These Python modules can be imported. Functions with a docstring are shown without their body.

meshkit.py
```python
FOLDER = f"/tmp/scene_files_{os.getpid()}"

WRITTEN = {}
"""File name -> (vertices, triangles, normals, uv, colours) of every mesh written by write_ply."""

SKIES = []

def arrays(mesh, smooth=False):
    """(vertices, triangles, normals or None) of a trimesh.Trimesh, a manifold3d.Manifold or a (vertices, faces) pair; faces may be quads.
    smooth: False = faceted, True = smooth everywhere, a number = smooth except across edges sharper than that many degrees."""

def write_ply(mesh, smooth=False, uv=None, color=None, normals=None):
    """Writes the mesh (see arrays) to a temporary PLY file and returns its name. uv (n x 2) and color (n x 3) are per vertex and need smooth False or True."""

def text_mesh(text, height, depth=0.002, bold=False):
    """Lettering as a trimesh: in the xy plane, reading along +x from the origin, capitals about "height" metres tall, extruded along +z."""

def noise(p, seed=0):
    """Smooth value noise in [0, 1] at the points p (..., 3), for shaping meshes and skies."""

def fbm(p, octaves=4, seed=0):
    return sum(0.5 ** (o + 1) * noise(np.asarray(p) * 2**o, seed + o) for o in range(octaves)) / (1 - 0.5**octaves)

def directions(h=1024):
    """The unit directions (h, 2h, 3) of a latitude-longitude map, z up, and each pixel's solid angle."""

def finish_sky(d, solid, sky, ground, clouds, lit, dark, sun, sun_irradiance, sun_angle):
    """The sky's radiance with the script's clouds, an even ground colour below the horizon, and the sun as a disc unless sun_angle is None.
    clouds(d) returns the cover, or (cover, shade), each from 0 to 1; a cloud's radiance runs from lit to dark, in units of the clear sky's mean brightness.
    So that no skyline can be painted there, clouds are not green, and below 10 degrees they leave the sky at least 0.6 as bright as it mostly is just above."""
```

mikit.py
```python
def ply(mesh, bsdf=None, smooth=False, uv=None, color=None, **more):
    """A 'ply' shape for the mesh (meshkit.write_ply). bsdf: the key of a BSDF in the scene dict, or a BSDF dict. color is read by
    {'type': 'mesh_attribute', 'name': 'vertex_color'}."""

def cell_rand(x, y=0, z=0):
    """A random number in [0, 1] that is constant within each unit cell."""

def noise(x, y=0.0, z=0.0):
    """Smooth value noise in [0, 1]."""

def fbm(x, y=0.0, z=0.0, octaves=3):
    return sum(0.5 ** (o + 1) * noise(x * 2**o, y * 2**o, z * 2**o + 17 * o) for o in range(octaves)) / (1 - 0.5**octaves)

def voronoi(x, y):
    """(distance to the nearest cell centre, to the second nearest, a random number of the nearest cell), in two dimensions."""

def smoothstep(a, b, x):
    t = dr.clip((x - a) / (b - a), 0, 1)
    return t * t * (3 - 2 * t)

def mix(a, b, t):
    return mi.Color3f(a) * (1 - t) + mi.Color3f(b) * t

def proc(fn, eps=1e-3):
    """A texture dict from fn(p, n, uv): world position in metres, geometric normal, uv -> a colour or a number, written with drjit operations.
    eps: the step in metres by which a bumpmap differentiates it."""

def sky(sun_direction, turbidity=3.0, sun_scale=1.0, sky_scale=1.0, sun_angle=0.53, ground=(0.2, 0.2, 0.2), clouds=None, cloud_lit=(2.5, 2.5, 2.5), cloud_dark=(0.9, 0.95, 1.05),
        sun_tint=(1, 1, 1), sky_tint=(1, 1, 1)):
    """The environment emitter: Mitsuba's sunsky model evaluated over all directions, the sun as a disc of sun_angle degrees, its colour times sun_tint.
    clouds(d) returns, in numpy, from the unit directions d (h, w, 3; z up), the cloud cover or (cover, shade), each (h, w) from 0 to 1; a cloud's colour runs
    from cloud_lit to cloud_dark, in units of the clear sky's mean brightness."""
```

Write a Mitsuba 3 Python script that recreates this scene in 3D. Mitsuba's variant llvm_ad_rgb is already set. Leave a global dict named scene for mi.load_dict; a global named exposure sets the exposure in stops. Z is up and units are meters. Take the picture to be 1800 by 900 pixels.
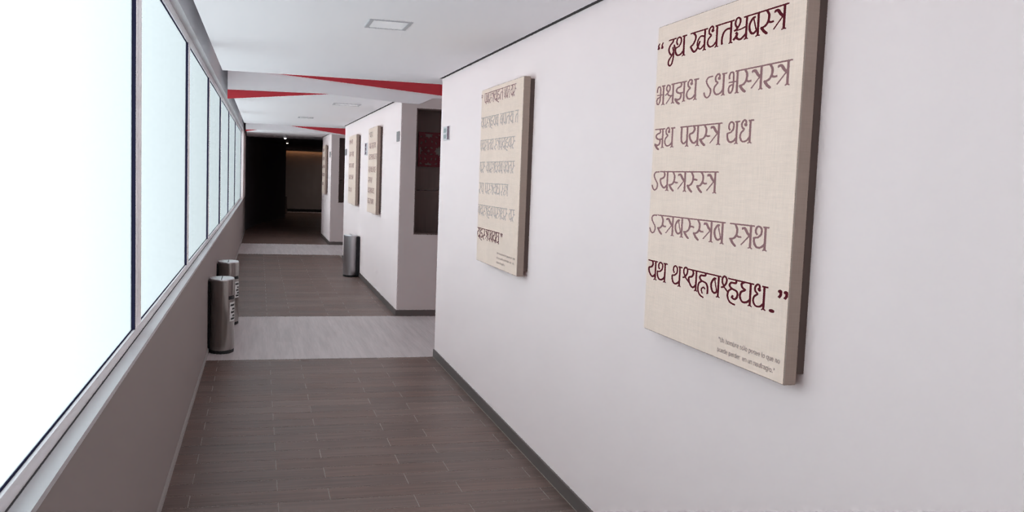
import math, random
import numpy as np
import trimesh
import mitsuba as mi
import drjit as dr
import mikit, meshkit
from mikit import proc, noise, fbm, voronoi, cell_rand, smoothstep, mix
from shapely.geometry import Polygon, LineString, Point, box as sbox
from shapely.ops import unary_union
from shapely import affinity

random.seed(7)
scene, labels = {}, {}
T = mi.ScalarTransform4f

# ------------------------------------------------------------------ camera, exposure
F_PX, YAW, PITCH, ROLL, EYE = 1600.0, 0.274, -0.085, 0.0376, 1.55
cy_, sy_, cp_, sp_, cr_, sr_ = math.cos(YAW), math.sin(YAW), math.cos(PITCH), math.sin(PITCH), math.cos(ROLL), math.sin(ROLL)
fwd = np.array([cp_ * sy_, cp_ * cy_, sp_])
r0, u0 = np.array([cy_, -sy_, 0]), np.array([-sp_ * sy_, -sp_ * cy_, cp_])
up = -sr_ * r0 + cr_ * u0
scene['camera'] = {'type': 'perspective', 'fov': math.degrees(2 * math.atan(900 / F_PX)), 'fov_axis': 'x', 'near_clip': 0.03, 'far_clip': 200.0,
                   'to_world': T().look_at(origin=[0, 0, EYE], target=[float(fwd[0]), float(fwd[1]), float(EYE + fwd[2])], up=[float(v) for v in up])}
exposure = 0.13
PANE_RADIANCE = [1.93, 2.24, 2.34]          # frosted glass full of daylight
COVE_RADIANCE = [3.4, 1.55, 0.7]
ADDED_HALL_LAMP = [9.5, 8.0, 7.5]  # radiance of the added, unseen lamp for the end wall
SPOT_WARM, SPOT_WHITE = [9.0, 6.0, 3.8], [8.0, 8.0, 8.4]

# ------------------------------------------------------------------ main sizes (metres)
XR = 1.475            # right wall of the corridor
CEIL = 2.355          # underside of the ceiling boards
PLEN = 2.80           # top of the recesses above the ceiling
YB = -4.0             # wall behind the camera
D1, D1C, D2 = 7.60, 8.04, 9.85
D3, D4 = 17.2, 19.62
B2, D3C = 16.45, 17.0   # end of the second wall block, end of its ceiling
XFAR = 3.6            # right end of the side lobbies


def xl(y):            # the window wall runs in slightly with depth
    return -0.432 + 0.0052 * y


# ------------------------------------------------------------------ mesh helpers
def bx(x0, x1, y0, y1, z0, z1):
    m = trimesh.creation.box(extents=[x1 - x0, y1 - y0, z1 - z0])
    m.apply_translation([(x0 + x1) / 2, (y0 + y1) / 2, (z0 + z1) / 2])
    return m


def bevel_box(x0, x1, y0, y1, z0, z1, b=0.004):
    v = []
    for x, sx in ((x0, 1), (x1, -1)):
        for y, sy in ((y0, 1), (y1, -1)):
            for z, sz in ((z0, 1), (z1, -1)):
                v += [[x + sx * b, y + sy * b, z], [x + sx * b, y, z + sz * b], [x, y + sy * b, z + sz * b]]
    return trimesh.convex.convex_hull(np.array(v))


def join(*ms):
    return trimesh.util.concatenate([m for g in ms for m in (g if isinstance(g, (list, tuple)) else [g])])


def along_wall(m):    # x measured from the window wall's face into the room -> world x
    m = m.copy()
    m.vertices[:, 0] += -0.432 + 0.0052 * m.vertices[:, 1]
    return m


def prism(pts, z0, z1):
    m = trimesh.creation.extrude_polygon(Polygon(pts), z1 - z0, engine='earcut')
    m.apply_translation([0, 0, z0])
    return m


def extr(shape, d):
    shape = shape.buffer(0)
    return join([trimesh.creation.extrude_polygon(g, d, engine='earcut') for g in getattr(shape, 'geoms', [shape]) if g.area > 1e-9])


M_WALL = np.array([[0, 0, -1, 0], [-1, 0, 0, 0], [0, 1, 0, 0], [0, 0, 0, 1.0]])   # (u, v, w) -> (-w, -u, v): reads on a wall that faces -x


def on_right_wall(m, x, y):
    m = m.copy()
    m.apply_transform(M_WALL)
    m.apply_translation([x, y, 0])
    return m


M_FRONT = np.array([[1, 0, 0, 0], [0, 0, -1, 0], [0, 1, 0, 0], [0, 0, 0, 1.0]])    # (u, v, w) -> (u, -w, v): on a wall that faces -y


def on_front(m, y):
    m = m.copy()
    m.apply_transform(M_FRONT)
    m.apply_translation([0, y, 0])
    return m


COUNT = {}


def numbered(name):
    n = COUNT.get(name, 0)
    COUNT[name] = n + 1
    return name if n == 0 else f'{name}_{n:03d}'


def obj(name, mesh, m, parent=None, smooth=False, label=None, cat=None, group=None, kind=None, **more):
    key = numbered((parent + '__' if parent else '') + name)
    scene[key] = mikit.ply(mesh, m, smooth=smooth, **more)
    tag(key, label, cat, group, kind)
    return key


def tag(key, label=None, cat=None, group=None, kind=None):
    d = {k: v for k, v in (('label', label), ('category', cat), ('group', group), ('kind', kind)) if v}
    if d:
        labels[key] = d


def thing(name, label, cat, group=None, kind=None):
    key = numbered(name)
    tag(key, label, cat, group, kind)
    return key


# ------------------------------------------------------------------ materials
def bsdf(key, d):
    scene[key] = {'type': 'twosided', 'bsdf': d} if d['type'] in ('principled', 'roughplastic', 'diffuse', 'roughconductor', 'bumpmap') else d


def rgb(r, g, b):
    return {'type': 'rgb', 'value': [r, g, b]}


def plaster(base):
    def f(p, n, uv):
        k = 0.985 + 0.03 * fbm(p.x * 2.3, p.y * 2.3, p.z * 2.3, 3)
        return mi.Color3f(*base) * k
    return proc(f)


bsdf('mat_white_wall', {'type': 'principled', 'base_color': plaster((0.905, 0.775, 0.77)), 'roughness': 0.75, 'specular': 0.25})
bsdf('mat_ceiling', {'type': 'diffuse', 'reflectance': rgb(0.94, 0.90, 0.92)})
bsdf('mat_taupe_wall', {'type': 'principled', 'base_color': plaster((0.275, 0.233, 0.226)), 'roughness': 0.7, 'specular': 0.2})
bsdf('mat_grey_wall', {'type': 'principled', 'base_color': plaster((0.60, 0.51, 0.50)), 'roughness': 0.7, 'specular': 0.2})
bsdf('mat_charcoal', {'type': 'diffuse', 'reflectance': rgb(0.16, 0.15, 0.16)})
bsdf('mat_end_wall', {'type': 'diffuse', 'reflectance': rgb(0.36, 0.33, 0.31)})
bsdf('mat_frame', {'type': 'principled', 'base_color': rgb(0.89, 0.87, 0.89), 'roughness': 0.4, 'specular': 0.5})
bsdf('mat_rail', {'type': 'principled', 'base_color': rgb(0.72, 0.70, 0.72), 'roughness': 0.4, 'specular': 0.5})
bsdf('mat_ledge', {'type': 'principled', 'base_color': rgb(0.50, 0.485, 0.50), 'roughness': 0.4, 'specular': 0.5})
bsdf('mat_gasket', {'type': 'diffuse', 'reflectance': rgb(0.025, 0.025, 0.055)})
bsdf('mat_film', {'type': 'diffuse', 'reflectance': rgb(0.05, 0.05, 0.05)})
scene['mat_glass'] = {'type': 'roughdielectric', 'distribution': 'ggx', 'alpha': 0.58, 'int_ior': 1.1}
bsdf('mat_red', {'type': 'principled', 'base_color': rgb(0.56, 0.035, 0.05), 'roughness': 0.5, 'specular': 0.4})
bsdf('mat_black', {'type': 'principled', 'base_color': rgb(0.012, 0.012, 0.014), 'roughness': 0.5, 'specular': 0.4})
bsdf('mat_grout', {'type': 'diffuse', 'reflectance': rgb(0.30, 0.26, 0.24)})
bsdf('mat_joint', {'type': 'diffuse', 'reflectance': rgb(0.34, 0.29, 0.26)})
bsdf('mat_baseboard', {'type': 'principled', 'base_color': rgb(0.115, 0.092, 0.087), 'roughness': 0.5, 'specular': 0.4})
bsdf('mat_pale_base', {'type': 'diffuse', 'reflectance': rgb(0.42, 0.385, 0.375)})
bsdf('mat_lamp_trim', {'type': 'diffuse', 'reflectance': rgb(0.52, 0.51, 0.53)})
bsdf('mat_lamp_glass', {'type': 'principled', 'base_color': rgb(0.86, 0.85, 0.87), 'roughness': 0.3, 'specular': 0.5})
bsdf('mat_print_dark', {'type': 'diffuse', 'reflectance': rgb(0.115, 0.018, 0.026)})
bsdf('mat_print_mauve', {'type': 'diffuse', 'reflectance': rgb(0.33, 0.175, 0.18)})
bsdf('mat_print_faint', {'type': 'diffuse', 'reflectance': rgb(0.52, 0.43, 0.41)})
bsdf('mat_print_small', {'type': 'diffuse', 'reflectance': rgb(0.27, 0.18, 0.175)})
bsdf('mat_batten', {'type': 'diffuse', 'reflectance': rgb(0.13, 0.095, 0.085)})
bsdf('mat_steel', {'type': 'principled', 'base_color': rgb(0.36, 0.33, 0.312), 'metallic': 1.0, 'roughness': 0.17})
bsdf('mat_steel_satin', {'type': 'principled', 'base_color': rgb(0.56, 0.54, 0.56), 'metallic': 1.0, 'roughness': 0.36})
bsdf('mat_steel_lid', {'type': 'principled', 'base_color': rgb(0.93, 0.95, 0.97), 'metallic': 1.0, 'roughness': 0.38})
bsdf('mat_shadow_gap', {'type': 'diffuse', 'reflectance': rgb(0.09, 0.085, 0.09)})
bsdf('mat_sticker', {'type': 'diffuse', 'reflectance': rgb(0.78, 0.77, 0.76)})
bsdf('mat_sign_white', {'type': 'diffuse', 'reflectance': rgb(0.74, 0.71, 0.73)})
bsdf('mat_sign_band', {'type': 'diffuse', 'reflectance': rgb(0.20, 0.14, 0.17)})
bsdf('mat_sign_green', {'type': 'diffuse', 'reflectance': rgb(0.42, 0.46, 0.46)})
bsdf('mat_sign_grey', {'type': 'diffuse', 'reflectance': rgb(0.36, 0.335, 0.34)})
bsdf('mat_lattice_back', {'type': 'diffuse', 'reflectance': rgb(0.17, 0.165, 0.15)})
bsdf('mat_lattice_red', {'type': 'principled', 'base_color': rgb(0.11, 0.005, 0.013), 'roughness': 0.5, 'specular': 0.3})


def linen(base):
    def f(p, n, uv):
        a = noise(p.y * 900, p.z * 30, p.x * 900)
        b = noise(p.y * 30, p.z * 900, p.x * 30)
        c = fbm(p.y * 6, p.z * 6, p.x * 6, 3)
        d = noise(p.y * 160, p.z * 12, 3.0) * 0.5 + noise(p.y * 12, p.z * 160, 9.0) * 0.5
        return mi.Color3f(*base) * (0.87 + 0.09 * a + 0.09 * b + 0.10 * (c - 0.5) + 0.06 * (d - 0.5))
    return proc(f)


bsdf('mat_linen', {'type': 'diffuse', 'reflectance': linen((0.985, 0.785, 0.68))})
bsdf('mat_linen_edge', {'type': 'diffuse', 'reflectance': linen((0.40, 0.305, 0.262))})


def plank(k, tone):
    def f(p, n, uv):
        x, y = p.x + 3.7 * k, p.y + 11.3 * k
        g = fbm(x * 2.2, y * 55, 1.0, 4)
        h = noise(x * 5, y * 170, 5.0)
        b = fbm(x * 1.1, y * 5, 2.0, 2)
        v = 0.62 + 0.45 * g + 0.16 * h + 0.22 * (b - 0.5)
        return mi.Color3f(*tone) * v
    return proc(f)


PLANKS = []
for k, tone in enumerate([(0.134, 0.085, 0.073), (0.140, 0.085, 0.071), (0.126, 0.083, 0.072), (0.156, 0.102, 0.088)]):
    bsdf(f'mat_plank_{k}', {'type': 'principled', 'base_color': plank(k, tone), 'roughness': 0.42, 'specular': 0.45})
    PLANKS.append(f'mat_plank_{k}')


def strip_tile(p, n, uv):
    g = fbm(p.x * 26, p.y * 1.7, 1.0, 4)
    h = noise(p.x * 90, p.y * 6, 3.0)
    return mi.Color3f(0.485, 0.425, 0.425) * (0.84 + 0.22 * g + 0.08 * h)


bsdf('mat_light_floor', {'type': 'principled', 'base_color': proc(strip_tile), 'roughness': 0.45, 'specular': 0.4})


def laminate(p, n, uv):
    g = fbm(p.x * 30, p.y * 3, p.z * 2.0, 3)
    return mi.Color3f(0.125, 0.088, 0.08) * (0.8 + 0.4 * g)


bsdf('mat_laminate', {'type': 'principled', 'base_color': proc(laminate), 'roughness': 0.5, 'specular': 0.3})

# ------------------------------------------------------------------ floor
Z0 = 0.0
obj('base', bx(-1.2, XFAR + 0.2, YB - 0.2, 36.5, -0.12, -0.0007), 'mat_grout', 'floor')
tag('floor', 'corridor floor of dark wood-look planks crossed by two pale strips', 'floor', kind='structure')
for a, b in ((D1, D2), (D3, D4)):
    obj('pale_strip', bx(-0.6, XFAR, a, b, -0.05, 0.0), 'mat_light_floor', 'floor', label='pale grey tiled strip across the floor')
ROW, LEN, GAP = 0.162, 0.64, 0.004
TILE = {}


def lay(y0, y1, x_right):
    n0 = math.floor((y0 - 4.917) / ROW)
    n1 = math.ceil((y1 - 4.917) / ROW)
    for n in range(n0, n1):
        ya, yb = max(y0, 4.917 + n * ROW), min(y1, 4.917 + (n + 1) * ROW)
        if yb - ya < 0.02:
            continue
        x = (0.11 if n % 2 else 0.35) - 2 * LEN
        while x < x_right:
            a, b = max(x, xl(y0) - 0.02), min(x + LEN, x_right)
            if b - a > 0.03:
                m = bx(a + GAP / 2, b - GAP / 2, ya + GAP / 2, yb - GAP / 2, -0.012, 0.0)
                obj('tile', m, random.choice(PLANKS + PLANKS[:2]), 'floor')
            x += LEN
    return


lay(3.4, D1, XR)
lay(D2, D3, XR)
obj('plank_field', bx(-0.75, XR + 2, D4, 36.0, -0.03, 0.0), 'mat_plank_0', 'floor')
obj('plank_field', bx(-0.6, XR, YB, 3.4, -0.03, 0.0), 'mat_plank_1', 'floor')

# ------------------------------------------------------------------ window wall (left)
SILL, HEAD = 0.867, 2.39
Y_END = 21.0
tag('wall_left', 'taupe window wall below and above the band of frosted windows', 'wall', kind='structure')
obj('parapet', along_wall(bx(-0.22, 0, YB, 23.9, -0.05, SILL - 0.004)), 'mat_taupe_wall', 'wall_left')
obj('ledge', along_wall(bx(-0.22, 0.003, YB, Y_END, SILL - 0.016, SILL)), 'mat_ledge', 'wall_left', label='narrow pale grey ledge under the windows')
obj('ledge_joint', along_wall(bx(-0.05, -0.040, YB, Y_END, SILL - 0.002, SILL + 0.0012)), 'mat_shadow_gap', 'wall_left', label='dark joint between ledge and window frames')
obj('start_pier', along_wall(bx(-0.22, 0, YB, -1.2, SILL - 0.004, HEAD)), 'mat_white_wall', 'wall_left')
obj('head', along_wall(bx(-0.22, 0, YB, 23.9, HEAD, PLEN)), 'mat_ledge', 'wall_left')
obj('end_pier', along_wall(bx(-0.22, 0, Y_END, 23.9, SILL - 0.004, HEAD)), 'mat_white_wall', 'wall_left')
obj('baseboard_left', along_wall(bx(0.0, 0.010, YB, 23.8, -0.01, 0.035)), 'mat_pale_base', label='thin pale baseboard along the foot of the window wall', cat='baseboard', kind='structure')

EDGES = [-1.2, 1.30, 3.79, 6.28, 8.62, 10.95, 13.6, 16.6, Y_END]
for i in range(len(EDGES) - 1):
    ya, yb = EDGES[i], EDGES[i + 1]
    w = f'window_{i + 1}'
    tag(w, ['frosted window beside the viewer, outside the photo', 'largest frosted window, cut by the photo edge', 'tall frosted window just past the first mullion', 'frosted window above the first steel bin',
            'frosted window above the second steel bin', 'narrow frosted window before the far opening', 'frosted window last but one of the band', 'last frosted window beside the dark hall'][i], 'window', kind='structure')
    y0, y1 = ya + (0.20 if i else 0.03), yb          # clear glass from the mullion's far side to the next mullion
    zb, zt = SILL + 0.037, HEAD - 0.05
    # ring frame: sill rail, head rail, two stiles (chamfer towards the glass)
    rails = [bx(-0.20, -0.044, ya + 0.10 if i else ya, yb + 0.10 if i < len(EDGES) - 2 else yb, SILL, zb),
             bx(-0.20, -0.044, ya + 0.10 if i else ya, yb + 0.10 if i < len(EDGES) - 2 else yb, zt, HEAD)]
    stiles = [bx(-0.20, -0.047, ya + 0.103, y0, zb, zt)] if i else [bx(-0.20, -0.047, ya, y0, zb, zt)]
    if i < len(EDGES) - 2:
        stiles.append(bx(-0.20, -0.047, y1 + 0.010, yb + 0.097, zb, zt))
    obj('frame', join([along_wall(m) for m in stiles]), 'mat_frame', w)
    for m in rails:
        obj('rail', along_wall(m), 'mat_rail', w)
    g = 0.010
    gas = [bx(-0.058, -0.0530, y0, y1, zb, zb + 0.004), bx(-0.058, -0.0515, y0, y1, zt - 0.005, zt), bx(-0.075, -0.045, y1 - 0.002, y1 + 0.010, zb, zt)]
    obj('gasket', join([along_wall(m) for m in gas]), 'mat_gasket', w, label='dark rubber gasket')
    sheet = trimesh.Trimesh([[-0.055, y0 - 0.002, zb], [-0.055, y1 + 0.004, zb], [-0.055, y1 + 0.004, zt], [-0.055, y0 - 0.002, zt]], [[0, 1, 2], [0, 2, 3]], process=False)   # front of the glass; the film sits against its back
    obj('glass', along_wall(sheet), 'mat_glass', w, label='frosted glass sheet')
    obj('pane', along_wall(bx(-0.072, -0.064, y0 - 0.002, y1 + 0.004, zb + 0.002, zt - 0.002)), 'mat_film', w, label='bright film behind the glass, full of daylight',
        emitter={'type': 'area', 'radiance': {'type': 'rgb', 'value': PANE_RADIANCE}})
    if i:
        obj('mullion_joint', along_wall(bx(-0.19, -0.058, ya + 0.097, ya + 0.103, zb, zt)), 'mat_gasket', w)

# ------------------------------------------------------------------ right wall blocks
tag('wall_right', 'long white wall with the printed quote panels', 'wall', kind='structure')
obj('block', bx(XR, XFAR + 0.2, YB, D1, -0.05, PLEN), 'mat_white_wall', 'wall_right')
obj('baseboard_right', bx(XR - 0.010, XR + 0.01, YB, D1 + 0.006, -0.01, 0.067), 'mat_baseboard', label='dark tile baseboard along the near right wall', cat='baseboard', kind='structure')


def far_block(name, ya, yb, x_niche, label):
    """White wall block whose end, facing the viewer, holds a dark niche above a low wall."""
    tag(name, label, 'wall', kind='structure')
    nd, z0, z1, x1 = 0.35, 0.90, 2.268, 2.75
    obj('side', bx(XR, XR + 0.012, ya, yb, -0.05, PLEN), 'mat_white_wall', name)
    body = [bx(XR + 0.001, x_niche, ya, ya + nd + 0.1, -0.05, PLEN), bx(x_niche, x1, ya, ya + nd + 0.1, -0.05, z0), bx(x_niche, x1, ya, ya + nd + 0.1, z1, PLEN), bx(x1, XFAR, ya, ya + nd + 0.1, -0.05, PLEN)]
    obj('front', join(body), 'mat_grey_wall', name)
    obj('core', bx(XR + 0.012, XFAR, ya + nd + 0.1, yb, -0.05, PLEN), 'mat_white_wall', name)
    nb = ya + nd
    obj('niche_panel', bx(x_niche - 0.02, x1 + 0.02, nb, nb + 0.05, z0 - 0.02, 1.375), 'mat_laminate', name, label='dark brown laminate back of the niche')
    obj('niche_panel', bx(x_niche - 0.02, x1 + 0.02, nb, nb + 0.05, 1.381, z1 + 0.02), 'mat_laminate', name)
    obj('niche_lining', join(bx(x_niche, x_niche + 0.012, ya + 0.004, nb, z0, z1), bx(x1 - 0.012, x1, ya + 0.004, nb, z0, z1), bx(x_niche, x1, ya + 0.004, nb, z1 - 0.012, z1), bx(x_niche, x1, ya - 0.004, nb, z0, z0 + 0.014)), 'mat_laminate', name)


far_block('wall_back', D2, B2, 1.642, 'white wall block past the first pale floor strip, with a grey end and dark niche')
far_block('wall_far', D4, 22.3, 1.642, 'white wall block at the far dark hall')
obj('trim_3', join(bx(XR - 0.010, XR + 0.01, D2, B2 + 0.004, -0.01, 0.067), bx(XR - 0.010, XFAR, D2 - 0.010, D2 + 0.001, -0.01, 0.067)), 'mat_baseboard', label='dark tile baseboard round the second wall block', cat='baseboard', kind='structure')
obj('trim_4', join(bx(XR - 0.010, XR + 0.01, D4, 22.3, -0.01, 0.067), bx(XR - 0.010, XFAR, D4 - 0.010, D4 + 0.001, -0.01, 0.067)), 'mat_baseboard', label='dark tile baseboard at the far wall block', cat='baseboard', kind='structure')
# ends of the side lobbies and back of the corridor
obj('wall_front', bx(-0.8, XFAR, YB - 0.15, YB, -0.05, PLEN), 'mat_white_wall', label='white wall behind the viewer', cat='wall', kind='structure')
obj('wall_lobby', bx(XFAR, XFAR + 0.15, D1, D2, -0.05, PLEN), 'mat_white_wall', label='white end wall of the first side lobby', cat='wall', kind='structure')
obj('wall_lobby', bx(XFAR, XFAR + 0.15, B2, D4, -0.05, PLEN), 'mat_white_wall', label='white end wall of the second side lobby', cat='wall', kind='structure')

# ------------------------------------------------------------------ ceiling
obj('joint_line', bx(XR - 0.0135, XR - 0.0095, YB, D1, -0.01, 0.0012), 'mat_joint', 'baseboard_right')
tag('ceiling', 'white plasterboard ceiling with a shadow gap along the right wall', 'ceiling', kind='structure')
CL = 0.092            # the board stops short of the window wall
CXR = XR - 0.030


def slab(y0, y1, x1):
    return prism([(xl(y0) + CL, y0), (x1, y0), (x1, y1), (xl(y1) + CL, y1)], CEIL, PLEN)


obj('board', slab(YB, D1, CXR), 'mat_ceiling', 'ceiling')
obj('board', slab(D1, D1C, XFAR), 'mat_ceiling', 'ceiling')
obj('board', slab(D2 + 0.001, B2, CXR), 'mat_ceiling', 'ceiling')
obj('board', slab(B2, D3C, XFAR), 'mat_ceiling', 'ceiling')
obj('board', prism([(xl(D4) + CL, D4 + 0.001), (CXR, D4 + 0.001), (CXR, 22.3), (XFAR, 22.3), (XFAR, 24.2), (-0.30, 24.2)], CEIL, PLEN), 'mat_ceiling', 'ceiling')
obj('dark_board', bx(-0.9, XFAR, 24.2, 36, CEIL, PLEN), 'mat_charcoal', 'ceiling', label='ceiling of the far hall, its darkness put into the colour')  # fall-off of light past the windows is put into this dark colour
obj('shadow_gap', join(bx(CXR, XR + 0.001, YB, D1 - 0.02, CEIL + 0.003, CEIL + 0.03), bx(CXR, XR + 0.001, D2 + 0.02, B2 - 0.02, CEIL + 0.003, CEIL + 0.03), bx(CXR, XR + 0.001, D4 + 0.02, 22.3, CEIL + 0.003, CEIL + 0.03)), 'mat_shadow_gap', 'ceiling', label='dark strip in the gap between ceiling and right wall, shade put into its colour')  # shade of the gap is put into the strip's dark colour
obj('roof', bx(-1.2, XFAR + 0.3, YB - 0.2, 36.5, PLEN, PLEN + 0.12), 'mat_ceiling', 'ceiling')


def fascia(n, y, label, low_edge, tri, low):
    """Upstand across the ceiling opening: its lower edge is folded, with red triangles."""
    key = f'trim_{n}'
    tag(key, label, 'ceiling trim', kind='structure')
    yf = y - 0.022
    xa = xl(y) + 0.068
    board = Polygon([(xa, PLEN), (xa, 2.345)] + low_edge + [(XFAR, PLEN)])
    obj('board', on_front(extr(board, 0.020), yf + 0.020), 'mat_ceiling', key)
    tri = Polygon(tri)
    obj('red_triangle', on_front(extr(tri, 0.012), yf), 'mat_red', key, label='dark red triangle at the right')
    low = Polygon([(xa, 2.343)] + low[:1] + [(xa, low[1])])
    obj('red_triangle', on_front(extr(low, 0.026), yf + 0.024), 'mat_red', key, label='red triangle pointing to the middle at the left')


fascia(1, D2, 'white ceiling upstand with red triangles over the first pale strip',
       [(0.696, 2.358), (1.475, 2.313), (1.665, 2.31), (1.81, 2.38), (XFAR, 2.46)], [(0.05, 2.5425), (3.4, 2.31), (3.4, 2.56), (0.05, 2.56)], [(0.696, 2.359), 2.253])
fascia(2, D4, 'white ceiling upstand with red triangles before the dark hall',
       [(0.7, 2.352), (1.475, 2.335), (1.70, 2.322), (1.85, 2.38), (XFAR, 2.46)], [(0.66, 2.462), (0.78, 2.446), (1.82, 2.327), (1.82, 2.462)], [(-0.02, 2.352), 2.310])

# ------------------------------------------------------------------ dark hall at the far end
obj('wall_hall', prism([(xl(23.9) - 0.2, 23.9), (xl(23.9), 23.85), (0.05, 27.1), (0.86, 30.6), (0.86, 31.5), (-1.0, 31.5), (-1.0, 23.9)], -0.05, PLEN), 'mat_charcoal', label='dark charcoal wall slanting into the far hall', cat='wall', kind='structure')
obj('wall_end', bx(0.2, XFAR + 0.2, 35.2, 35.4, -0.05, PLEN), 'mat_end_wall', label='brown end wall of the far hall under a warm light line', cat='wall', kind='structure')
obj('wall_hall', bx(XFAR, XFAR + 0.15, 22.3, 35.3, -0.05, PLEN), 'mat_charcoal', label='dark right wall of the far hall', cat='wall', kind='structure')
obj('wall_hall', bx(-0.9, 0.2, 31.5, 35.4, -0.05, PLEN), 'mat_charcoal', label='dark left end of the far hall', cat='wall', kind='structure')
obj('trim_5', bx(0.3, XFAR, 35.14, 35.2, 0.0, 0.10), 'mat_black', label='black baseboard of the end wall', cat='baseboard', kind='structure')
obj('trim_6', bx(0.3, XFAR, 34.4, 35.1, -0.02, 0.004), 'mat_light_floor', label='pale floor strip before the end wall', cat='floor strip', kind='structure')
cove = thing('cove_light', 'warm orange light line along the top of the far end wall', 'light')
obj('housing', bx(0.8, 3.4, 35.0, 35.03, 2.26, CEIL), 'mat_end_wall', cove)
obj('tube', bx(0.85, 3.35, 35.09, 35.12, 2.30, 2.32), 'mat_lamp_glass', cove, emitter={'type': 'area', 'radiance': {'type': 'rgb', 'value': COVE_RADIANCE}})


def lathe(profile, n=32):
    return trimesh.creation.revolve(np.array(profile), sections=n)


for (x, y, rad, lab) in ((0.60, 22.3, SPOT_WHITE, 'small white ceiling spotlight at the mouth of the dark hall'), (0.764, 26.2, SPOT_WARM, 'small warm ceiling spotlight inside the dark hall')):
    s = thing('spotlight', lab, 'spotlight')
    b = lathe([(0.0, 0.0), (0.035, 0.0), (0.045, -0.05), (0.045, -0.06), (0.030, -0.06), (0.028, -0.03), (0, -0.03)][::-1])
    b.apply_translation([x, y, CEIL])
    obj('body', b, 'mat_lamp_trim', s, smooth=40)
    l = trimesh.creation.icosphere(subdivisions=2, radius=0.029)
    l.apply_translation([x, y, CEIL - 0.056])
    obj('lens', l, 'mat_lamp_glass', s, emitter={'type': 'area', 'radiance': {'type': 'rgb', 'value': rad}})


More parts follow.
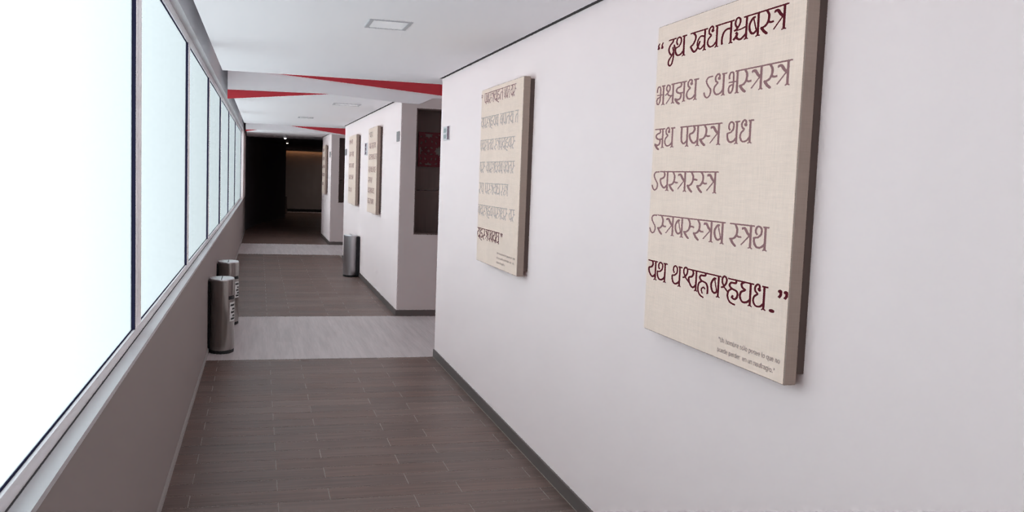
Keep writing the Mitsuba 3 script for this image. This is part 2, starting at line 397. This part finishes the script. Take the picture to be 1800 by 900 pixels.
# ------------------------------------------------------------------ ceiling lamps
def ceiling_lamp(x0, x1, y0, y1, label):
    t = thing('ceiling_light', label, 'ceiling light', 'recessed ceiling lights')
    zb = CEIL - 0.006
    e, s = 0.024, 0.014
    bars = [bevel_box(x0, x0 + e, y0, y1, zb, CEIL + 0.002, 0.002), bevel_box(x1 - e, x1, y0, y1, zb, CEIL + 0.002, 0.002),
            bevel_box(x0 + e, x1 - e, y0, y0 + s, zb, CEIL + 0.002, 0.002), bevel_box(x0 + e, x1 - e, y1 - s, y1, zb, CEIL + 0.002, 0.002)]
    obj('frame', join(bars), 'mat_lamp_trim', t)
    obj('diffuser', bx(x0 + e, x1 - e, y0 + s, y1 - s, CEIL - 0.003, CEIL + 0.002), 'mat_lamp_glass', t)


ceiling_lamp(0.552, 0.782, 4.885, 5.16, 'rectangular recessed ceiling light nearest the viewer')
ceiling_lamp(0.845, 1.165, 10.98, 11.26, 'rectangular recessed ceiling light past the first red trim')
ceiling_lamp(0.572, 0.80, 14.18, 14.46, 'rectangular recessed ceiling light farthest along the corridor')

hall = thing('ceiling_light', 'added unseen square light round the corner, brightens the far end wall', 'ceiling light')  # lamp added out of view to brighten the end wall
obj('frame', bx(2.65, 3.25, 33.0, 33.6, CEIL - 0.02, CEIL), 'mat_lamp_trim', hall)
obj('diffuser', bx(2.69, 3.21, 33.04, 33.56, CEIL - 0.026, CEIL - 0.02), 'mat_lamp_glass', hall, emitter={'type': 'area', 'radiance': {'type': 'rgb', 'value': ADDED_HALL_LAMP}})

# ------------------------------------------------------------------ lettering
# Pen strokes of each letter: (width, points); cell height 1 from baseline to head line; last: advance and extent of the head line.
V = 0.085


def stem(x, h0=None, h1=None):
    s = [(V, [(x, 1), (x, 0.03)]), (0.05, [(x - 0.085, 0.0), (x - 0.03, 0.03), (x + 0.03, 0.03), (x + 0.085, 0.0)])]
    if h0 is not None:
        s.append((0.07, [(h0, 0.985), (h1, 0.985)]))
    return s


LOOP_SH = [(0.075, [(0.16, 0.60), (0.07, 0.76), (0.08, 0.95), (0.17, 1.05), (0.27, 0.96), (0.27, 0.78), (0.16, 0.58), (0.02, 0.50)])]
YA = [(0.09, [(0.22, 1), (0.27, 0.82), (0.19, 0.66), (0.03, 0.59), (0.05, 0.38), (0.18, 0.18), (0.30, 0.16), (0.42, 0.3)])]
SA = [(0.085, [(0.20, 1), (0.31, 0.76), (0.28, 0.50), (0.17, 0.34), (0.0, 0.29)]), (0.105, [(0.03, 0.30), (0.13, 0.13), (0.24, 0.02)])]
TRA = [(0.105, [(0.55, 0.84), (0.64, 0.84), (0.74, 0.66), (0.86, 0.52)]), (0.06, [(0.51, 0.78), (0.57, 0.85)]), (0.05, [(0.82, 0.53), (0.66, 0.32), (0.50, 0.10)])]
G = {
    'th': ([(0.075, [(0.15, 0.63), (0.08, 0.74), (0.10, 0.92), (0.20, 1.0), (0.31, 0.90), (0.30, 0.68), (0.18, 0.53), (0.01, 0.49)]), (0.085, [(0.02, 0.50), (0.03, 0.30), (0.11, 0.13), (0.23, 0.09), (0.35, 0.15), (0.45, 0.27)])] + stem(0.46, 0.37, 0.60), 0.62, None),
    'dh': ([(0.075, [(0.25, 0.84), (0.26, 0.96), (0.18, 1.03), (0.07, 0.90), (0.08, 0.72), (0.18, 0.62), (0.05, 0.48), (0.01, 0.29), (0.09, 0.12), (0.20, 0.08), (0.33, 0.13), (0.44, 0.27)]), (0.13, [(0.235, 0.83), (0.25, 0.80)])] + stem(0.45, 0.36, 0.60), 0.64, None),
    'y': (YA + stem(0.43), 0.53, (-0.03, 0.55)),
    'p': ([(0.08, [(0.06, 1), (0.06, 0.36), (0.15, 0.17), (0.24, 0.17), (0.35, 0.30)])] + stem(0.36), 0.46, (-0.02, 0.48)),
    's': (SA + [(0.085, [(0.29, 0.60), (0.43, 0.62), (0.52, 0.57)])], 0.50, (-0.02, 0.52)),
    'str': (SA + [(0.085, [(0.29, 0.49), (0.38, 0.43), (0.50, 0.44)])] + TRA + stem(0.88), 1.0, (-0.02, 1.03)),
    'b': ([(0.085, [(0.27, 0.84), (0.17, 0.83), (0.06, 0.66), (0.03, 0.47), (0.08, 0.27), (0.18, 0.16), (0.28, 0.20), (0.38, 0.32)]), (0.05, [(0.19, 0.82), (0.26, 0.55), (0.33, 0.22)])] + stem(0.39), 0.50, (-0.04, 0.52)),
    't': ([(0.085, [(0.46, 0.66), (0.30, 0.69), (0.15, 0.60), (0.07, 0.38), (0.06, 0.16), (0.08, 0.04)])] + stem(0.46), 0.58, (-0.10, 0.60)),
    'kh': ([(0.085, [(0.13, 1), (0.26, 0.84), (0.27, 0.66), (0.16, 0.44), (0.0, 0.34)]), (0.09, [(0.02, 0.35), (0.12, 0.15), (0.24, 0.05), (0.38, 0.18), (0.50, 0.50)]), (0.07, [(0.72, 0.66), (0.54, 0.72), (0.40, 0.56), (0.37, 0.36), (0.45, 0.16), (0.57, 0.12), (0.72, 0.28)])] + stem(0.74), 0.88, (-0.02, 0.88)),
    'shch': (LOOP_SH + [(0.06, [(0.02, 0.50), (0.30, 0.50), (0.54, 0.56)]), (0.10, [(0.0, 0.10), (0.10, 0.20), (0.16, 0.32), (0.10, 0.42)]), (0.085, [(0.12, 0.24), (0.20, 0.10), (0.34, 0.07), (0.54, 0.24)])] + stem(0.55, 0.42, 0.66), 0.64, (0.42, 0.68)),
    'bh': ([(0.07, [(0.08, 0.68), (0.06, 0.80), (0.10, 0.94), (0.18, 0.98), (0.25, 0.86), (0.25, 0.30), (0.18, 0.08), (0.10, 0.06), (0.05, 0.20), (0.09, 0.36), (0.22, 0.42)]), (0.06, [(0.05, 0.53), (0.42, 0.53)])] + stem(0.42, 0.32, 0.52), 0.52, None),
    'shr': ([(0.07, [(0.18, 0.62), (0.07, 0.78), (0.13, 0.98), (0.25, 0.92), (0.26, 0.74), (0.13, 0.55), (0.01, 0.47)]), (0.075, [(0.12, 0.56), (0.24, 0.42), (0.44, 0.40)]), (0.055, [(0.36, 0.40), (0.22, 0.22), (0.07, 0.02)])] + stem(0.44, 0.33, 0.55), 0.56, (0.35, 0.58)),
    'jh': ([(0.085, [(0.31, 1), (0.31, 0.80), (0.11, 0.72), (0.07, 0.57), (0.20, 0.46), (0.31, 0.42), (0.31, 0.24), (0.20, 0.14), (0.04, 0.18)]), (0.105, [(0.02, 0.19), (0.12, 0.02), (0.23, -0.07)]), (0.07, [(0.18, 0.46), (0.46, 0.46)])] + stem(0.47), 0.60, (-0.02, 0.60)),
    'av': ([(0.07, [(0.42, 0.97), (0.20, 0.95), (0.11, 0.78), (0.20, 0.56), (0.33, 0.36), (0.31, 0.12), (0.18, 0.0), (0.06, 0.10), (0.01, 0.27)])], 0.48, None),
    'sh': (LOOP_SH[:1] + [(0.07, [(0.14, 0.58), (0.30, 0.42), (0.40, 0.34)])], 0.34, None),
    'hl': ([(0.085, [(0.38, 1), (0.37, 0.86), (0.15, 0.83), (0.09, 0.70), (0.20, 0.58), (0.42, 0.52), (0.52, 0.32), (0.52, 0.02)]), (0.075, [(0.22, 0.58), (0.05, 0.42), (0.02, 0.10), (0.14, -0.12), (0.33, -0.20)]), (0.06, [(0.40, 0.22), (0.30, 0.30), (0.20, 0.16), (0.26, -0.02)])], 0.66, (-0.02, 0.68)),
    'h': ([(0.085, [(0.38, 1), (0.36, 0.85), (0.15, 0.83), (0.08, 0.68), (0.20, 0.57), (0.42, 0.50), (0.46, 0.30), (0.36, 0.13), (0.22, 0.17), (0.26, 0.28)]), (0.075, [(0.20, 0.57), (0.04, 0.42), (0.01, 0.16), (0.14, -0.06), (0.38, -0.12)])], 0.56, (0.0, 0.58)),
    'gh': ([(0.085, [(0.20, 1.0), (0.06, 0.88), (0.11, 0.72), (0.23, 0.65), (0.06, 0.53), (0.01, 0.33), (0.09, 0.14), (0.22, 0.10), (0.36, 0.17), (0.45, 0.28)])] + stem(0.46), 0.58, (-0.02, 0.60)),
    'tth': ([(0.08, [(0.26, 1), (0.24, 0.86), (0.10, 0.72), (0.03, 0.50), (0.10, 0.28), (0.22, 0.16)]), (0.075, [(0.24, 0.60), (0.30, 0.24), (0.24, -0.20), (0.12, -0.34), (0.03, -0.22), (0.06, -0.02), (0.22, 0.18), (0.32, 0.46)]), (0.075, [(0.30, 0.70), (0.40, 0.36)])], 0.36, (0.0, 0.42)),
    'dot': ([(0.15, [(0.0, 0.06), (0.0, 0.065)])], 0.1, None),
    'lq': ([(0.13, [(0.05, 0.72), (0.06, 0.74)]), (0.07, [(0.04, 0.74), (0.04, 0.86), (0.10, 0.98)]), (0.13, [(0.25, 0.72), (0.26, 0.74)]), (0.07, [(0.24, 0.74), (0.24, 0.86), (0.30, 0.98)])], 0.34, None),
    'rq': ([(0.14, [(0.06, 0.94), (0.07, 0.95)]), (0.09, [(0.09, 0.94), (0.09, 0.80), (0.03, 0.68)]), (0.14, [(0.26, 0.94), (0.27, 0.95)]), (0.09, [(0.29, 0.94), (0.29, 0.80), (0.23, 0.68)])], 0.34, None),
}


def curve(pts, n=5):
    p = np.array(pts, float)
    if len(p) < 3:
        return p
    q = np.vstack([2 * p[0] - p[1], p, 2 * p[-1] - p[-2]])
    out = []
    for i in range(1, len(q) - 2):
        a, b, c, d = q[i - 1:i + 3]
        for t in np.linspace(0, 1, n, endpoint=False):
            out.append(0.5 * (2 * b + (c - a) * t + (2 * a - 5 * b + 4 * c - d) * t * t + (3 * b - a - 3 * c + d) * t ** 3))
    return np.array(out + [p[-1]])


GS = {}
for k_, (st, adv, head) in G.items():
    sh = unary_union([LineString(curve(p)).buffer(w / 2, quad_segs=4, cap_style=1 if w > 0.1 else 2) for w, p in st])
    if head:
        sh = unary_union([sh, sbox(head[0], 0.955, head[1], 1.02)])
    GS[k_] = (sh.simplify(0.006), adv)


def word(glyphs, u0, u1, v0, h, quotes=False):
    """Letters fitted between u0 and u1 on the base line v0, head line h above it."""
    total = sum(GS[g][1] for g in glyphs)
    sx, x, out = (u1 - u0) / total, 0.0, []
    for g in glyphs:
        out.append(affinity.translate(GS[g][0], x, 0))
        x += GS[g][1]
    return affinity.affine_transform(unary_union(out), [sx, 0, 0, h, u0, v0])


W = lambda s: s.split()   # noqa: E731
H_ = 0.0685
PANEL_A = [  # (ink, base line, [(letters, from, to)])
    ('mat_print_dark', 1.994, [('lq', 0.004, 0.055), ('tth th', 0.095, 0.243), ('kh dh t shch b str', 0.268, 0.861)]),
    ('mat_print_mauve', 1.836, [('bh shr jh dh', 0.010, 0.352), ('av dh bh str str', 0.385, 0.897)]),
    ('mat_print_mauve', 1.681, [('jh dh', 0.019, 0.190), ('p y str', 0.228, 0.520), ('th dh', 0.556, 0.720)]),
    ('mat_print_mauve', 1.527, [('av y str s str', 0.012, 0.513)]),
    ('mat_print_mauve', 1.369, [('av str b s str b', 0.011, 0.578), ('str th', 0.611, 0.837)]),
    ('mat_print_dark', 1.1985, [('y th', 0.019, 0.184), ('th sh y hl b sh h gh dh', 0.219, 0.853), ('dot', 0.872, 0.892), ('rq', 0.900, 0.950)]),
]
PANEL_B = [
    ('mat_print_mauve', 2.021, [('lq', -0.004, 0.04), ('p b str y h t', 0.085, 0.55), ('p y t', 0.57, 0.70), ('y s', 0.72, 0.83)]),
    ('mat_print_faint', 1.868, [('y p str h y b', 0.012, 0.46), ('b p t y', 0.50, 0.80), ('t', 0.84, 0.90)]),
    ('mat_print_faint', 1.722, [('p y str t gh', 0.014, 0.36), ('str p y h b s', 0.38, 0.85)]),
    ('mat_print_faint', 1.580, [('p s', 0.018, 0.15), ('y p str gh y b', 0.19, 0.60), ('p y t s', 0.62, 0.86)]),
    ('mat_print_faint', 1.445, [('s p', 0.012, 0.14), ('p str y gh', 0.18, 0.56), ('s str', 0.58, 0.74)]),
    ('mat_print_faint', 1.302, [('b y str h b', 0.008, 0.40), ('p str gh s', 0.42, 0.74), ('y s', 0.78, 0.90)]),
    ('mat_print_dark', 1.150, [('y h str p b y gh', 0.010, 0.58), ('rq', 0.605, 0.65)]),
]
PANEL_C = [  # panels far down the corridor: lines of the same lettering
    ('mat_print_small', 2.012, [('lq', 0.08, 0.13), ('b y str', 0.17, 0.46)]),
    ('mat_print_mauve', 1.868, [('y p str h', 0.10, 0.60), ('p y', 0.63, 0.80)]),
    ('mat_print_mauve', 1.722, [('p y str t gh b', 0.06, 0.62), ('y s p', 0.66, 0.93)]),
    ('mat_print_mauve', 1.560, [('p y str b gh', 0.06, 0.52), ('b y s', 0.56, 0.86)]),
    ('mat_print_mauve', 1.425, [('y str b h', 0.05, 0.52)]),
    ('mat_print_mauve', 1.290, [('b y str h b', 0.06, 0.46), ('p y gh', 0.50, 0.74)]),
    ('mat_print_mauve', 1.150, [('y h str p b y', 0.04, 0.70)]),
]
PANEL_D = [('mat_print_mauve', v, [(a, 0.08, b), (c, b + 0.04, d)]) for v, a, b, c, d in
           ((1.99, 'p th str b', 0.44, 'b dh', 0.62), (1.80, 'h y p str', 0.48, 'y b p', 0.80), (1.62, 'b y str', 0.44, 'p h b', 0.84), (1.44, 'p y str gh', 0.50, 'y b', 0.80), (1.24, 'y h b', 0.40, 'p s', 0.60))]


def quote_panel(y_left, width, z0, z1, lines, label, small=(), h=H_):
    """Linen-covered board hung a little off the wall; y_left is its far edge."""
    t = thing('quote_panel', label, 'wall panel', 'linen quote panels on the right wall')
    xf, xb = XR - 0.065, XR - 0.025
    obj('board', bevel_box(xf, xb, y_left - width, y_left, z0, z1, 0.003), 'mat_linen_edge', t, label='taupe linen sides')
    obj('face', bx(xf - 0.0012, xf + 0.001, y_left - width + 0.003, y_left - 0.003, z0 + 0.003, z1 - 0.003), 'mat_linen', t, label='beige linen face')
    i = 0.012
    bars = [bx(xb, XR, y_left - width + 0.006, y_left - width + 0.04, z0 + 0.03, z1 - i), bx(xb, XR, y_left - 0.04, y_left - i, z0 + 0.03, z1 - i),
            bx(xb, XR, y_left - width + 0.04, y_left - 0.04, z0 + 0.03, z0 + 0.065), bx(xb, XR, y_left - width + 0.04, y_left - 0.04, z1 - i - 0.035, z1 - i)]
    obj('hanging_frame', join(bars), 'mat_batten', t, label='dark wooden frame behind the board')
    for ink, v0, words in lines:
        sh = unary_union([word(W(g), a, b, v0, h) for g, a, b in words])
        obj('lettering', on_right_wall(extr(sh, 0.0006), xf - 0.0012, y_left), ink, t)
    for txt, u, v, hh, wd in small:
        m = meshkit.text_mesh(txt, hh, 0.0006)
        m.apply_scale([wd / (m.bounds[1][0] - m.bounds[0][0]), 1, 1])
        m.apply_translation([u - m.bounds[0][0], v, 0])
        obj('lettering', on_right_wall(m, xf - 0.0012, y_left), 'mat_print_small', t, label='two small lines of Spanish text')
    return t


quote_panel(3.140, 0.953, 1.006, 2.122, PANEL_A, 'large beige linen quote panel nearest the viewer, dark red lettering',
            [('"Un hombre s\u00f3lo posee lo que no', 0.578, 1.062, 0.0145, 0.352), ('puede perder  en un naufragio."', 0.574, 1.030, 0.0145, 0.332)])
quote_panel(5.890, 0.985, 1.000, 2.118, PANEL_B, 'beige linen quote panel with faded grey lettering, second along the near wall',
            [('Un hombre s\u00f3lo posee lo que', 0.530, 1.088, 0.012, 0.41), ('no puede perder en un', 0.525, 1.060, 0.012, 0.40), ('naufragio.', 0.530, 1.032, 0.012, 0.20)])
quote_panel(12.28, 0.93, 1.036, 2.135, PANEL_C, 'beige linen quote panel on the second wall block, above the single steel bin')
quote_panel(15.00, 1.14, 1.052, 2.123, PANEL_D, 'beige linen quote panel farthest along the second wall block')
quote_panel(21.35, 0.90, 1.05, 2.13, PANEL_D, 'narrow-looking linen quote panel on the far wall block by the dark hall')


# ------------------------------------------------------------------ door signs
def sign(y0, y1, z0, z1, label, style):
    t = thing('door_sign', label, 'sign', 'small signs on the right walls')
    x = XR - 0.008
    obj('plate', bevel_box(x, XR, y0, y1, z0, z1, 0.0015), {'white': 'mat_sign_white', 'grey': 'mat_sign_grey', 'red': 'mat_sign_white'}[style], t)
    w, h = y1 - y0, z1 - z0
    if style == 'white':
        obj('band', bx(x - 0.0012, x, y0 + 0.004, y0 + 0.30 * w, z0 + 0.006, z1 - 0.002), 'mat_sign_band', t, label='dark band at the near edge')
        for (a, b) in ((0.14, 0.42), (0.56, 0.86)):
            obj('pictogram', bx(x - 0.0012, x, y0 + 0.46 * w, y0 + 0.90 * w, z0 + a * h, z0 + b * h), 'mat_sign_green', t, label='grey-green pictogram square')
    if style == 'red':
        for (a, b) in ((0.06, 0.30), (0.36, 0.62), (0.68, 0.94)):
            obj('pictogram', bx(x - 0.0012, x, y0 + 0.30 * w, y0 + 0.86 * w, z0 + a * h, z0 + b * h), 'mat_sign_band', t, label='dark mark')


sign(7.22, 7.46, 1.838, 1.952, 'small white sign with a dark band at the end of the near wall', 'white')
sign(9.92, 10.12, 1.905, 2.015, 'small grey sign at the grey corner of the second wall block', 'grey')
sign(12.95, 13.25, 1.80, 1.975, 'small white sign with dark marks between two linen panels', 'red')
sign(16.05, 16.38, 1.842, 1.95, 'small grey sign at the far end of the second wall block', 'grey')
sign(19.72, 20.0, 1.85, 1.97, 'small grey sign on the far wall block', 'grey')


# ------------------------------------------------------------------ red lattice in the niche
def lattice(y, x0, label):
    t = thing('lattice_panel', label, 'carved panel')
    s, z0 = 0.385, 1.645
    obj('backing', bx(x0, x0 + s, y - 0.010, y, z0, z0 + s), 'mat_lattice_back', t, label='dull grey backing seen through the cut-outs')

    def star(cx, cy, r, n, k=0.55, a0=0.0):
        return Polygon([(cx + (r if i % 2 == 0 else r * k) * math.cos(a0 + i * math.pi / n), cy + (r if i % 2 == 0 else r * k) * math.sin(a0 + i * math.pi / n)) for i in range(2 * n)])
    holes = []
    for cx, cy in ((0.62, 0.46), (0.0, 0.46), (0.31, 0.0), (0.31, 0.96)):
        holes.append(star(cx, cy, 0.150, 8, 0.66))
        for j in range(8):
            a = math.pi / 8 + j * math.pi / 4
            c, d = cx + 0.245 * math.cos(a), cy + 0.245 * math.sin(a)
            holes.append(affinity.rotate(Polygon([(c - 0.055, d), (c, d + 0.030), (c + 0.055, d), (c, d - 0.030)]), math.degrees(a), origin=(c, d)))
    for cx, cy in ((0.31, 0.46), (0.93, 0.46), (0.62, 0.95), (0.62, 0.0)):
        holes.append(star(cx, cy, 0.06, 4, 0.5))
    plate = sbox(0, 0, 1, 1).difference(unary_union(holes).intersection(sbox(0.05, 0.05, 0.95, 0.95)))
    plate = affinity.affine_transform(plate, [s, 0, 0, s, x0, z0])
    obj('carving', on_front(extr(plate, 0.014), y - 0.010), 'mat_lattice_red', t, label='dark red pierced star pattern')


lattice(D2 + 0.35, 1.722, 'dark red carved lattice panel in the brown niche')


# ------------------------------------------------------------------ steel bins
def bin_meshes(h=0.615, rx=0.103, ry=0.155, n=64):
    a = np.linspace(0, 2 * math.pi, n, endpoint=False)
    ring = np.stack([rx * np.cos(a), ry * np.sin(a)], 1)

    def loft(levels):
        v, f = [], []
        for (s, z) in levels:
            v += [[p[0] * s, p[1] * s, z] for p in ring]
        for l in range(len(levels) - 1):
            for i in range(n):
                j = (i + 1) % n
                f += [[l * n + i, l * n + j, (l + 1) * n + j], [l * n + i, (l + 1) * n + j, (l + 1) * n + i]]
        for l, flip in ((0, True), (len(levels) - 1, False)):
            c = len(v)
            v.append([0, 0, levels[l][1]])
            for i in range(n):
                j = (i + 1) % n
                f.append([l * n + j, l * n + i, c] if flip else [l * n + i, l * n + j, c])
        return trimesh.Trimesh(v, f, process=False)
    body = loft([(0.99, 0.028), (1.0, 0.032), (1.0, h - 0.006), (0.985, h)])
    foot = loft([(0.97, 0.0), (0.98, 0.003), (0.98, 0.028), (0.93, 0.030)])
    # two lid leaves leaning to the middle, with a hinge bar between
    lid = loft([(0.96, h), (0.97, h + 0.004), (0.95, h + 0.009), (0.5, h + 0.012)])
    hinge = bx(-0.003, 0.003, -0.93 * ry, 0.93 * ry, h + 0.008, h + 0.0135)
    return body, foot, lid, hinge


BIN = bin_meshes()


def steel_bin(x_wall, side, y, label, sticker=True, steel='mat_steel'):
    """side +1: stands on the left wall and faces +x."""
    t = thing('trash_bin', label, 'trash bin', 'stainless steel bins along the walls')
    cx = x_wall + side * (0.109 if side > 0 else 0.132)
    R = np.diag([side, side, 1, 1.0])

    def put(name, m, mat, smooth=False, lab=None):
        m = m.copy()
        m.apply_transform(R)
        m.apply_translation([cx, y, 0])
        return obj(name, m, mat, t, smooth=smooth, label=lab)
    b, f, l, hg = BIN
    put('body', b, steel, 40)
    put('foot_ring', f, 'mat_black', 40, 'black plastic foot ring')
    put('lid', l, 'mat_steel_lid', 40, 'bright flat lid')
    put('hinge', hg, 'mat_black')
    put('back_plate', bevel_box(-0.108 if side > 0 else -0.131, -0.060, -0.06 if side > 0 else -0.10, 0.06 if side > 0 else 0.10, 0.012, 0.600, 0.004), 'mat_black', False, 'black plate towards the wall')
    if sticker:
        # curved label and a dark thumb hole on the side that looks down the corridor
        rx, ry = 0.1036, 0.1558

        def patch(a0, a1, z0, z1, off, n=10):
            a = np.linspace(a0, a1, n)
            v, q = [], []
            for r in (1.0, 1.0 + off):
                for z in (z0, z1):
                    v += [[rx * r * math.cos(k), ry * r * math.sin(k), z] for k in a]
            for i in range(n - 1):
                q += [[2 * n + i, 2 * n + i + 1, 3 * n + i + 1], [2 * n + i, 3 * n + i + 1, 3 * n + i], [n + i, 3 * n + i + 1, n + i + 1], [n + i, 3 * n + i, 3 * n + i + 1],
                      [i, i + 1, 2 * n + i + 1], [i, 2 * n + i + 1, 2 * n + i]]
            return trimesh.Trimesh(v, q, process=False)
        s0, s1 = math.radians(-50), math.radians(-12)
        put('sticker', patch(s0, s1, 0.27, 0.43, 0.006), 'mat_sticker', False, 'white label with dark marks')
        for i, (z, w) in enumerate(((0.405, 0.8), (0.372, 0.5), (0.345, 0.7), (0.315, 0.45), (0.290, 0.75))):
            put('mark', patch(s0 + (s1 - s0) * (0.9 - w), s0 + (s1 - s0) * 0.9, z - 0.008, z + 0.008, 0.010), 'mat_black')
        put('thumb_hole', patch(math.radians(-56), math.radians(-20), 0.455, 0.485, 0.008), 'mat_black', False, 'black grip hole')
    return t


steel_bin(xl(7.99), 1, 7.995, 'steel bin by the window wall, first of the two and nearer the viewer')
steel_bin(xl(9.4), 1, 9.45, 'steel bin by the window wall, half hidden behind the first')
steel_bin(XR, -1, 13.72, 'steel bin alone against the right wall beneath a linen panel', sticker=False, steel='mat_steel_satin')
steel_bin(0.80, 1, 33.6, 'steel bin in shadow at the end of the dark hall', sticker=False)
